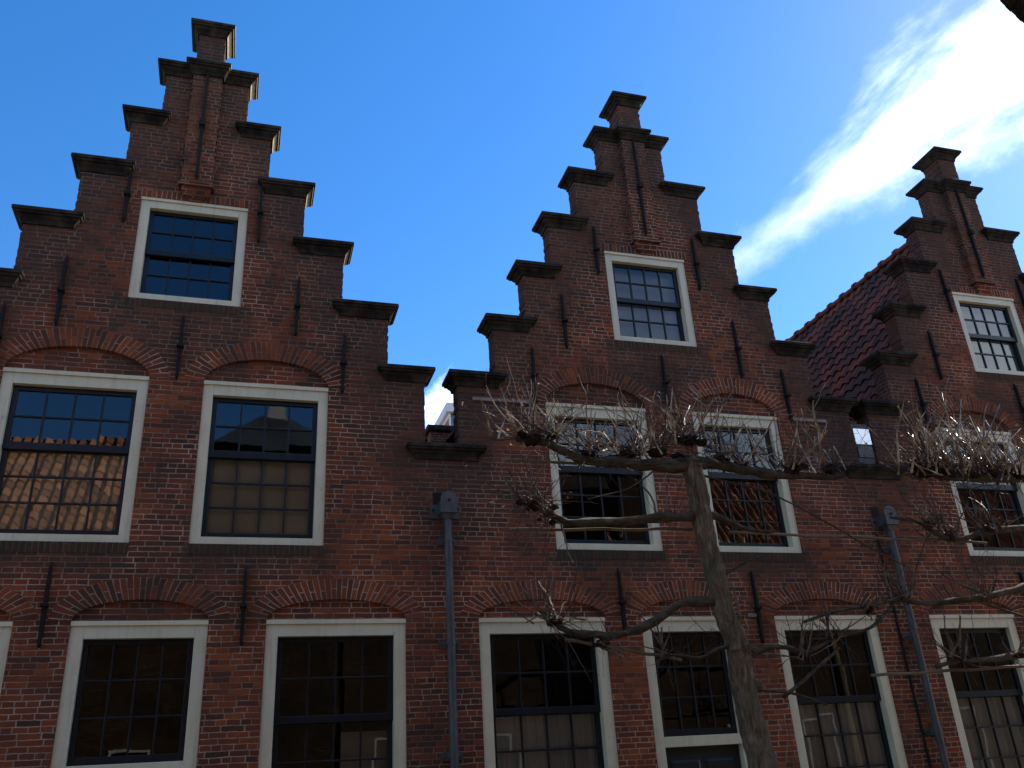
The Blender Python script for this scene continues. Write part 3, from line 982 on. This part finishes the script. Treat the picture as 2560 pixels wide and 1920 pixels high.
    # anchors
    an = [(-0.80, 8.20, 9.03), (0.81, 8.11, 9.03), (-1.35 if cx < 0 else -1.40, 6.69 if cx < 0 else 6.95, 7.64 if cx < 0 else 7.81),
          (1.34 if cx < 0 else 1.26, 6.81 if cx < 0 else 6.72, 7.65), (1.93, 6.07, 6.90), (-1.90, 6.09, 6.93), (0.015, 6.12, 6.98)]
    if cx < 0: an += [(-0.99, 3.10, 3.96), (0.935, 3.09, 3.94)]
    else: an += [(-0.99, 3.14, 3.95), (0.86, 3.02, 3.93)]
    for dx, z0, z1 in an:
        anchor(root, cx + dx, z0, z1)
    anchor(root, pc + .0 - .005, 8.91, 10.73, y=-0.10, w_=0.020)
    return root, wm

HA = [('attic', -0.88, .648), ('first', -1.93, .757), ('first', 0.148, .722), ('board', -2.93, .78), ('doorway', -0.96, .662), ('board', 1.047, .757)]
hA, wmA = house(-0.89, STEPS_A, -4.05, 2.28, 'left brick house with a stepped gable, no tree in front of it', HA)
CB = 5.43
HB_ = [('attic', 5.415, .648), ('first', 4.387, .72), ('first', 6.473, .672), ('curtain', 3.43, .783), ('doorway', 5.31, .63), ('curtain', 7.298, .77)]
hB, wmB = house(CB, STEPS_B, 2.28, 8.53, 'middle brick house with a stepped gable, behind the pollarded tree trunk', HB_)
CC = 11.64
HC = [('attic', CC - .01, .648), ('first', 10.595, .72), ('first', 12.68, .72), ('nets', 9.633, .717), ('doorway', 11.55, .63), ('nets', 13.5, .77)]
hC, wmC = house(CC, STEPS_B, 8.53, 14.75, 'rightmost brick house with a stepped gable, red pantile roof showing beside it', HC)

# valley copings, belong to the house on whose wall they start
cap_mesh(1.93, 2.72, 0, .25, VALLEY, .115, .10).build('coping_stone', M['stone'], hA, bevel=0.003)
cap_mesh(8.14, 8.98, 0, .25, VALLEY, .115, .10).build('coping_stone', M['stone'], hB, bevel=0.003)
drainpipe(hA, 2.29)
drainpipe(hB, 8.52)
mb = MB(); mb.tube([(8.36, -0.022, 4.45), (8.36, -0.022, 3.0), (8.355, -0.022, 0.3)], 0.016, 8)
mb.build('cable', M['iron'], hB)
# thin stone band pieces at the springing of the arches
for (a_, b_, z, par) in ((2.68, 3.44, 6.115, hB), (5.33, 5.57, 6.115, hB), (7.36, 7.95, 6.115, hB), (4.46, 4.50, 3.37, hB), (6.15, 6.3, 3.37, hB)):
    mb = MB(); mb.box(a_, b_, -0.022, 0.01, z - .022, z + .022)
    mb.build('stone_band', M['band'], par, bevel=0.004)
# roof window in the gap between the second and third gable
sk = bpy.data.objects.new('gap_window', None); COL.objects.link(sk); sk.parent = hC
mb = MB(); mb.box(8.385, 8.685, 0.03, 0.22, 5.46, 6.12); mb.build('housing', M['sash'], sk)
mb = MB(); mb.box(8.40, 8.672, 0.012, 0.032, 5.80, 6.04); mb.build('pane', M['bright'], sk)
mb = MB(); mb.box(8.41, 8.665, 0.014, 0.032, 5.60, 5.775); mb.build('pane', M['zinc'], sk)

for h_ in (hA, hB, hC): fix(h_)

# ------------------------------------------------------------------ ground
mb = MB(); mb.quad((-400, -400, 0), (400, -400, 0), (400, 400, 0), (-400, 400, 0))
g = mb.build('ground', M['ground']); g['kind'] = 'structure'

# ------------------------------------------------------------------ houses behind, seen through the first gap
t = thing('red_boarded_house', 'distant red and grey boarded house with white eaves behind the roof gap', 'house', (5.24, 12, 0))
X0 = 5.237
mb = MB(); mb.box(X0 + .02, X0 + 4, 12.0, 13.55, 0, 11.0); mb.build('wall', M['greyblue'], t)
mb = MB(); mb.box(X0, X0 + .018, 12.06, 13.5, 8.0, 10.98); mb.build('boarding', M['redpaint'], t)
mb = MB(); mb.box(X0 - .12, X0 + 4.1, 11.86, 13.7, 11.05, 11.32); mb.box(X0 - .02, X0 + .02, 11.97, 12.06, 8, 11.05); mb.box(X0 - .03, X0 + .018, 12.06, 13.5, 10.94, 11.05)
mb.build('eaves', M['white'], t, bevel=.01)
for yy in (12.25, 12.85):
    mb = MB(); mb.box(X0 - .03, X0 + .0, yy, yy + .42, 9.8, 10.62); mb.build('window', M['greyblue'], t)
fix(t)
t = thing('rear_chimney', 'mossy brick chimney with a stone lip behind the roof gap', 'chimney', (4.6, 9, 0))
rb = brick_mat('rear_brick', dark=0.2)
mb = MB(); mb.box(4.03, 5.4, 9.0, 9.7, 0, 9.26); mb.build('stack', rb, t)
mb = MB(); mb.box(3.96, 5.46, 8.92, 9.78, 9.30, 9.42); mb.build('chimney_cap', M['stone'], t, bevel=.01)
fix(t)

# ------------------------------------------------------------------ row across the courtyard (it stands behind the camera and shows in the panes)
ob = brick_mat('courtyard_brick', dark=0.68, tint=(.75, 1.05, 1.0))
def across(x0, x1, ye, ze, zr, label, depth=4.6, tile=True, wallm=None):
    t = thing('courtyard_house', label, 'house', ((x0 + x1) / 2, ye - 2, 0), 'houses across the courtyard')
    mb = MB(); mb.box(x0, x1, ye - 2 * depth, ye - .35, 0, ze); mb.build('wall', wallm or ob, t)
    yr = ye - depth
    rf = MB()
    dn = Vector((0, depth, ze - zr)); L_ = dn.length; dn.normalize()
    pantiles(rf, Vector((x0, yr, zr)), Vector((1, 0, 0)), dn, int((x1 - x0) / .26), int(L_ / .33) + 1, tw=.26, tl=.33, amp=.062)
    rf.build('roof', M['otile'], t)
    bk = MB(); bk.quad((x0, yr, zr), (x1, yr, zr), (x1, yr - depth, ze), (x0, yr - depth, ze))
    for xx in (x0 + .05, x1 - .05):
        bk.f.append((len(bk.v), len(bk.v) + 1, len(bk.v) + 2)); bk.v += [(xx, yr, zr - .1), (xx, ye - .4, ze), (xx, yr - depth, ze)]
    bk.build('rear_slope', M['tile'], t)
    mb = MB()
    n = int((x1 - x0) / 2.2)
    for i in range(n):
        xc = x0 + (i + .5) * (x1 - x0) / n
        ring_frame(mb, xc - .5, xc + .5, 1.0, 2.9, .05, .05, .05, .05, ye - .36, ye - .30)
    mb.build('window_frame', M['plaster'], t)
    fix(t)
    return t
across(-16, -1.0, -12.9, 7.55, 11.1, 'orange tiled house left of the hipped block, seen mirrored in the panes', 2.6)
across(2.6, 10.6, -12.9, 7.55, 11.1, 'orange tiled house right of the hipped block, seen mirrored in the panes', 2.6)
across(12.6, 30, -12.9, 7.0, 10.8, 'long orange tiled house at the far right, seen mirrored in the panes', 2.6)
t = thing('hipped_block', 'pale walled block with a dark hipped roof and chimney, seen mirrored in a pane', 'house', (.8, -16, 0))
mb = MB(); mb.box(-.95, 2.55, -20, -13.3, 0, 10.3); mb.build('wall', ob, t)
mb = MB(); mb.loft([[(-1.1, -20.2, 10.3), (2.7, -20.2, 10.3), (2.7, -13.1, 10.3), (-1.1, -13.1, 10.3)], [(.7, -18, 12.3), (.9, -18, 12.3), (.9, -15.2, 12.3), (.7, -15.2, 12.3)]]); mb.build('roof', M['door'], t)
mb = MB(); mb.loft([[(.55, -15.6, 11.6), (1.15, -15.6, 11.6), (1.15, -15.0, 11.6), (.55, -15.0, 11.6)], [(.6, -15.55, 12.8), (1.1, -15.55, 12.8), (1.1, -15.05, 12.8), (.6, -15.05, 12.8)], [(.45, -15.7, 13.4), (1.25, -15.7, 13.4), (1.25, -14.9, 13.4), (.45, -14.9, 13.4)]]); mb.build('chimney', M['plaster'], t)
fix(t)
t = thing('brick_tower', 'tall plain brick gable end between two tiled roofs, seen mirrored in a pane', 'house', (11.6, -15, 0))
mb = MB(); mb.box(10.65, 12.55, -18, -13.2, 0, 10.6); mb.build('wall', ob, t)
fix(t)

# corner of a neighbouring roof, top right
t = thing('neighbouring_house', 'dark tiled roof edge jutting into the top right corner', 'house', (8, -8.2, 0))
e0 = Vector((5.42, -6.31, 7.0)); e1 = Vector((5.81, -6.16, 7.0))
d_ = (e1 - e0).normalized(); nrm_ = Vector((d_.y, -d_.x, 0))          # away from the facade
mb = MB()
p = e0 - d_ * 0.25
pts_f = []
n = 22
for i in range(n):
    q0 = p + d_ * (i * .09); jj = random.uniform(0, .012)
    q1 = q0 + d_ * .088
    a_, b_ = q0 - nrm_ * jj, q1 - nrm_ * jj
    mb.loft([[a_, b_, b_ + nrm_ * .6 + Vector((0, 0, .5)), a_ + nrm_ * .6 + Vector((0, 0, .5))], [a_ + Vector((0, 0, .05)), b_ + Vector((0, 0, .05)), b_ + nrm_ * .6 + Vector((0, 0, .55)), a_ + nrm_ * .6 + Vector((0, 0, .55))]])
mb.build('roof_edge', M['knob'], t)
mb = MB()
q0 = p + nrm_ * .35 + d_ * .5; q1 = q0 + d_ * 1.4
mb.loft([[q0, q1, q1 + nrm_ * .9, q0 + nrm_ * .9], [Vector((v_.x, v_.y, 0)) for v_ in (q0, q1, q1 + nrm_ * 4, q0 + nrm_ * 4)]])
mb.build('wall', ob, t)
fix(t)

# ------------------------------------------------------------------ trained lime trees
YT = -2.5
def curve(pts, sub=4, wob=0.012):
    P_ = [Vector((p[0], p[2] if len(p) > 2 else YT, p[1])) for p in pts]
    out = []
    for i in range(len(P_) - 1):
        p0, p1, p2, p3 = P_[max(i - 1, 0)], P_[i], P_[i + 1], P_[min(i + 2, len(P_) - 1)]
        for k_ in range(sub):
            t = k_ / sub
            q_ = 0.5 * ((2 * p1) + (p2 - p0) * t + (2 * p0 - 5 * p1 + 4 * p2 - p3) * t * t + (-p0 + 3 * p1 - 3 * p2 + p3) * t ** 3)
            out.append(q_ + Vector((0, noise.noise(q_ * 2.1) * wob * 3, noise.noise(q_ * 3.3 + Vector((5, 0, 0))) * wob)))
    out.append(P_[-1])
    return out
def lim(mb, pts, r0, r1, n=10, rough=0.22):
    c = curve(pts)
    m_ = len(c)
    rad = [(r0 + (r1 - r0) * i / (m_ - 1)) * (1 + 0.22 * noise.noise(c[i] * 5) + 0.14 * noise.noise(c[i] * 13)) for i in range(m_)]
    mb.tube(c, rad, n, .45)
    if r0 > .03:
        for _ in range(int(m_ / 5)):
            i = random.randint(2, m_ - 2)
            knob(None, c[i] + Vector((0, random.uniform(-.5, .5) * rad[i], rad[i] * random.uniform(-.2, .8))), rad[i] * random.uniform(.6, 1.0), mb)
def knob(parent, p, r, mb):
    """gnarled pollard head"""
    p = Vector(p)
    rings = []
    bm = bmesh.new()
    bmesh.ops.create_icosphere(bm, subdivisions=3, radius=1)
    i0 = len(mb.v)
    for v_ in bm.verts:
        c = v_.co.normalized()
        k_ = 1 + 0.40 * noise.noise(c * 2.1 + p * 3) + 0.40 * noise.noise(c * 5 + p) + 0.25 * noise.noise(c * 11 + p)
        mb.v.append(tuple(p + Vector((c.x * r * 1.05, c.y * r * .8, c.z * r * .62)) * k_))
    for f in bm.faces: mb.f.append(tuple(i0 + v_.index for v_ in f.verts))
    bm.free()
def shoot(mb, p, d, L_, r, kink=0.16, n=4, seg=6):
    pts = [Vector(p)]
    d = Vector(d).normalized()
    for i in range(seg):
        d = (d + Vector((random.gauss(0, kink), random.gauss(0, kink), random.gauss(0.02, kink * .7)))).normalized()
        pts.append(pts[-1] + d * L_ / seg)
    rad = [r * (1 - 0.55 * i / seg) for i in range(seg + 1)]
    mb.tube(pts, rad, n)
    return pts, d
def tuft(stout, fine, leaves, p, cnt, Lmax, spread=1.0, leafn=0, size=0.07, up=1.0, hang=0):
    p = Vector(p)
    for _ in range(max(3, int(cnt * .72))):
        an = random.gauss(0, .55) * spread
        d = Vector((math.sin(an), random.gauss(0, .30), math.cos(an) * up))
        q_ = p + Vector((random.gauss(0, size * 1.5), random.gauss(0, size * .6), random.gauss(-size * .3, size * .35)))
        L_ = Lmax * random.uniform(.35, 1.3)
        pts, dd = shoot(stout, q_, d, L_, random.uniform(.0085, .0140), kink=0.12, seg=7)
        for _k in range(random.choice((0, 1, 1, 2, 3))):
            b_ = pts[random.randint(1, 6)]
            d2 = (dd + Vector((random.gauss(0, .8), random.gauss(0, .5), random.gauss(.2, .4)))).normalized()
            shoot(stout, b_, d2, L_ * random.uniform(.15, .5), random.uniform(.004, .006), kink=.18, seg=5)
    # dense stubble on the head
    for _ in range(int(cnt * 2.0)):
        an = random.uniform(0, 2 * math.pi)
        d = Vector((math.cos(an), random.gauss(0, .6), math.sin(an) * .8 + .2))
        shoot(fine, p + Vector((random.gauss(0, size * .6), random.gauss(0, size * .4), random.gauss(0, size * .3))), d, size * random.uniform(.8, 2.6), .0040, kink=.35, n=3, seg=4)
    # long curved side growth, spidery
    for _ in range(int(cnt * 1.15)):
        an = random.choice((-1, 1)) * random.gauss(1.25, .55)
        d = Vector((math.sin(an), random.gauss(0, .4), math.cos(an)))
        bend = Vector((0, 0, random.gauss(.10, .14)))
        L_ = Lmax * random.uniform(.5, 1.5); seg = 9
        q_ = p + Vector((random.gauss(0, size), random.gauss(0, size * .5), random.gauss(0, size * .3)))
        pts = [q_]
        for i in range(seg):
            d = (d + bend + Vector((random.gauss(0, .12), random.gauss(0, .1), random.gauss(0, .12)))).normalized()
            pts.append(pts[-1] + d * L_ / seg)
        r = random.uniform(.0032, .0055)
        fine.tube(pts, [r * (1 - .6 * i / seg) for i in range(seg + 1)], 4)
        for _k in range(random.randint(1, 4)):
            b_ = pts[random.randint(2, seg - 1)]
            shoot(fine, b_, d + Vector((random.gauss(0, .9), random.gauss(0, .5), random.gauss(0, .8))), Lmax * random.uniform(.1, .4), .0024, kink=.22, n=3, seg=5)
    for _ in range(hang):
        shoot(fine, p + Vector((random.gauss(0, size), 0, -.03)), (random.gauss(0, .35), random.gauss(0, .2), -1), Lmax * random.uniform(.4, 1.0), .0026, kink=.16, n=3, seg=7)
    for _ in range(leafn):
        c = p + Vector((random.gauss(0, size * 2.4), random.gauss(0, size), abs(random.gauss(0, size * 2.6))))
        a_ = Vector((random.gauss(0, 1), random.gauss(0, 1), random.gauss(0, 1))).normalized(); b_ = a_.orthogonal().normalized()
        s_ = random.uniform(.014, .032)
        i = len(leaves.v)
        leaves.v += [tuple(c - a_ * s_), tuple(c + b_ * s_ * .7), tuple(c + a_ * s_), tuple(c - b_ * s_ * .6 + Vector((0, 0, s_ * .4)))]
        leaves.f.append((i, i + 1, i + 2, i + 3))

def tree(name, label, base, trunk, arms, heads, group='trained lime trees'):
    t = thing(name, label, 'tree', base, group)
    if trunk:
        mb = MB()
        c = curve(trunk['pts'], 8, 0.01)
        rs = trunk['r']; m_ = len(c)
        rad = []
        for i in range(m_):
            f = i / (m_ - 1) * (len(rs) - 1); k_ = min(int(f), len(rs) - 2); f -= k_
            rad.append((rs[k_] * (1 - f) + rs[k_ + 1] * f) * (1 + .05 * noise.noise(c[i] * 6)))
        mb.tube(c, rad, 22, 0.13)
        for (kx, ky, kz, kr) in trunk['burls']:
            knob(None, (kx, ky, kz), kr, mb)
        mb.build('trunk', M['bark'], t, smooth=True)
    for pts, r0, r1 in arms:
        mb = MB(); lim(mb, pts, r0, r1)
        mb.build('branch', M['branch'], t, smooth=True)
    for hd in heads:
        mb = MB()
        p = (hd['p'][0], YT + hd.get('dy', 0), hd['p'][1])
        p = (p[0], p[1], p[2] - hd['r'] * .35)
        knob(None, p, hd['r'] * .78, mb)
        for _ in range(2):
            knob(None, (p[0] + random.gauss(0, hd['r']), p[1] + random.gauss(0, hd['r'] * .4), p[2] + random.gauss(0, hd['r'] * .4)), hd['r'] * random.uniform(.35, .6), mb)
        k_ = mb.build('pollard_head', M['knob'], t)
        s_, f_, l_ = MB(), MB(), MB()
        tuft(s_, f_, l_, (p[0], p[1], p[2] + hd['r'] * .3), hd['n'], hd['L'], hd.get('spread', 1), hd.get('leaf', 0), hd['r'], hd.get('up', 1), hd.get('hang', 3))
        o_ = s_.build('shoots', M['twig'] if hd['p'][1] > 4.2 else M['lowtwig'], k_)
        f_.build('twigs', M['fine'], k_)
        if l_.v:
            o_ = l_.build('dead_leaves', M['leaf'], k_); o_['kind'] = 'stuff'
    fix(t)
    return t

tr = dict(pts=[(4.62, 0.0), (4.57, 0.8), (4.52, 1.61), (4.48, 2.05), (4.45, 2.39), (4.45, 2.67), (4.38, 2.94), (4.37, 3.16), (4.33, 3.41), (4.30, 3.6), (4.28, 3.85), (4.28, 4.1), (4.26, 4.36), (4.25, 4.50)],
          r=[.17, .145, .128, .118, .112, .108, .10, .098, .097, .098, .10, .098, .10, .075],
          burls=[(4.47, YT - .05, 2.62, .105), (4.56, YT - .02, 2.30, .075), (4.27, YT, 4.42, .115), (4.36, YT, 3.90, .06)])
arms = [([(4.25, 4.40), (3.95, 4.385), (3.68, 4.40), (3.27, 4.41), (3.03, 4.44), (2.88, 4.51), (2.74, 4.57), (2.59, 4.60), (2.44, 4.61)], .062, .030),
        ([(4.30, 4.44), (4.59, 4.44), (4.85, 4.385), (5.25, 4.35), (5.6, 4.345), (5.89, 4.355), (6.05, 4.39)], .055, .028),
        ([(4.30, 3.88), (3.9, 3.86), (3.49, 3.82), (3.13, 3.80), (2.88, 3.79), (2.76, 3.84), (2.65, 3.90), (2.57, 3.96)], .045, .028),
        ([(4.29, 3.88), (4.45, 3.87), (4.61, 3.81), (4.80, 3.76), (5.05, 3.75)], .04, .016),
        ([(4.35, 3.06), (4.01, 3.06), (3.84, 3.0), (3.65, 2.88), (3.45, 2.80), (3.19, 2.76), (3.02, 2.78), (2.82, 2.80), (2.66, 2.86)], .046, .024),
        ([(4.46, 2.55), (4.60, 2.57), (4.79, 2.63), (4.99, 2.62), (5.14, 2.57), (5.4, 2.66), (5.62, 2.75)], .034, .014),
        ([(4.42, 2.67), (4.22, 2.62), (4.03, 2.55), (3.80, 2.58), (3.6, 2.52)], .024, .008),
        ([(4.38, 4.30), (4.8, 4.22), (5.21, 4.11), (6.0, 3.69), (6.54, 3.42)], .011, .008),
        ([(4.84, 2.19), (5.1, 2.34), (5.39, 2.51), (5.55, 2.62)], .018, .012),
        ([(4.50, 2.26), (4.9, 2.23), (5.29, 2.11)], .014, .010),
        ([(4.40, 3.30), (4.62, 3.40), (4.85, 3.50)], .014, .008),
        ([(3.9, 4.40), (3.55, 4.15), (3.1, 4.02)], .010, .004)]
heads = [dict(p=(2.59, 4.64), r=.105, n=24, L=.62, leaf=22, hang=8), dict(p=(2.78, 4.66), r=.06, n=12, L=.52, leaf=12), dict(p=(3.17, 4.50), r=.07, n=14, L=.56), dict(p=(3.56, 4.52), r=.09, n=20, L=.60, leaf=10),
         dict(p=(3.90, 4.57), r=.11, n=16, L=.50), dict(p=(4.26, 4.72), r=.115, n=26, L=.62), dict(p=(4.58, 4.52), r=.09, n=14, L=.50), dict(p=(4.85, 4.46), r=.05, n=10, L=.55), dict(p=(5.41, 4.43), r=.105, n=18, L=.66), dict(p=(5.88, 4.46), r=.085, n=16, L=.62),
         dict(p=(2.56, 3.98), r=.10, n=16, L=.50, spread=1.6, up=.8, hang=8), dict(p=(2.74, 3.82), r=.06, n=5, L=.45, up=-.8, spread=.8), dict(p=(3.95, 3.90), r=.05, n=4, L=.4),
         dict(p=(2.67, 2.90), r=.075, n=14, L=.46, spread=1.7, up=.7, hang=8), dict(p=(3.12, 2.72), r=.07, n=5, L=.4, up=-.6), dict(p=(3.75, 2.62), r=.04, n=7, L=.4, spread=1.5), dict(p=(5.14, 2.58), r=.07, n=10, L=.46, spread=1.6), dict(p=(4.50, 2.68), r=.06, n=7, L=.6, spread=1.6)]
tree('lime_tree', 'bare pollarded lime tree with a thick leaning trunk and horizontal arms before the middle house', (4.62, YT, 0), tr, arms, heads)

tr2 = dict(pts=[(9.35, 0.0), (9.3, 1.5), (9.28, 3.0), (9.25, 4.5)], r=[.17, .13, .11, .08], burls=[(9.26, YT, 4.42, .11)])
arms2 = [([(9.28, 4.42), (8.8, 4.43), (8.46, 4.44), (7.84, 4.42), (7.32, 4.42), (7.06, 4.45)], .062, .034),
         ([(9.27, 3.93), (8.95, 3.92), (8.25, 3.86), (7.73, 3.80), (7.32, 3.72), (7.1, 3.74), (6.97, 3.81), (6.82, 3.90), (6.5, 3.93)], .045, .014),
         ([(9.27, 3.35), (8.7, 3.30), (8.0, 3.20), (7.5, 3.11), (7.03, 3.06), (6.6, 3.04), (6.32, 3.07), (6.0, 3.02), (5.62, 2.96), (5.21, 2.86)], .045, .012),
         ([(9.28, 2.55), (8.38, 2.53), (7.74, 2.51), (7.21, 2.47), (6.89, 2.46), (6.62, 2.42)], .04, .02),
         ([(6.32, 3.07), (6.15, 2.93), (5.95, 2.80), (5.6, 2.72), (5.25, 2.70)], .02, .009),
         ([(7.3, 3.08), (7.55, 2.98), (7.9, 2.88), (8.3, 2.72)], .012, .008),
         ([(6.45, 3.02), (6.62, 3.3), (6.85, 3.66), (7.0, 3.8)], .010, .006)]
heads2 = [dict(p=(7.10, 4.50), r=.13, n=36, L=.72, leaf=46, hang=5), dict(p=(7.42, 4.47), r=.09, n=26, L=.70, leaf=44), dict(p=(7.72, 4.48), r=.09, n=26, L=.76, leaf=50), dict(p=(8.02, 4.48), r=.09, n=26, L=.74, leaf=50), dict(p=(8.36, 4.48), r=.10, n=26, L=.72, leaf=40), dict(p=(8.8, 4.5), r=.1, n=18, L=.7, leaf=20),
          dict(p=(6.95, 3.86), r=.05, n=9, L=.45, spread=1.5), dict(p=(7.2, 3.76), r=.06, n=12, L=.5, spread=1.3), dict(p=(7.75, 3.84), r=.07, n=14, L=.5, spread=1.2),
          dict(p=(6.35, 3.1), r=.06, n=10, L=.5, spread=1.5), dict(p=(6.0, 3.0), r=.04, n=7, L=.4, spread=1.7), dict(p=(7.45, 3.12), r=.05, n=8, L=.5, spread=1.4), dict(p=(6.92, 2.50), r=.07, n=13, L=.42, spread=1.6), dict(p=(7.6, 2.52), r=.05, n=8, L=.4, spread=1.4), dict(p=(5.5, 2.73), r=.04, n=8, L=.36, spread=1.7)]
tree('lime_tree', 'bare pollarded lime tree reaching in from the right edge, its shoots thick with dead leaves', (9.35, YT, 0), tr2, arms2, heads2)

# laths the arms are tied to
for (a_, b_, lab) in (((2.32, 4.41), (4.2, 4.40), 'thin wooden lath tied along the highest left arm of the tree'),
                      ((2.34, 3.73), (4.2, 3.77), 'wooden lath crossing just below the second left arm of the tree'),
                      ((4.6, 3.75), (7.75, 3.70), 'long wooden lath crossing before the right downpipe'),
                      ((2.79, 2.74), (3.9, 2.55), 'short slanting wooden lath before the middle ground floor windows'),
                      ((5.9, 2.36), (7.9, 2.41), 'low wooden lath at the right crossing the downpipe')):
    mb = MB()
    n = 10
    pts = [(a_[0] + (b_[0] - a_[0]) * i / n, YT + .07 + .008 * math.sin(i * 2.1), a_[1] + (b_[1] - a_[1]) * i / n + .006 * math.sin(i * 1.7)) for i in range(n + 1)]
    mb.tube(pts, .0145, 8)
    o_ = mb.build('training_lath', M['bamboo'])
    o_['label'] = lab; o_['category'] = 'lath'; o_['group'] = 'laths the lime trees are tied to'
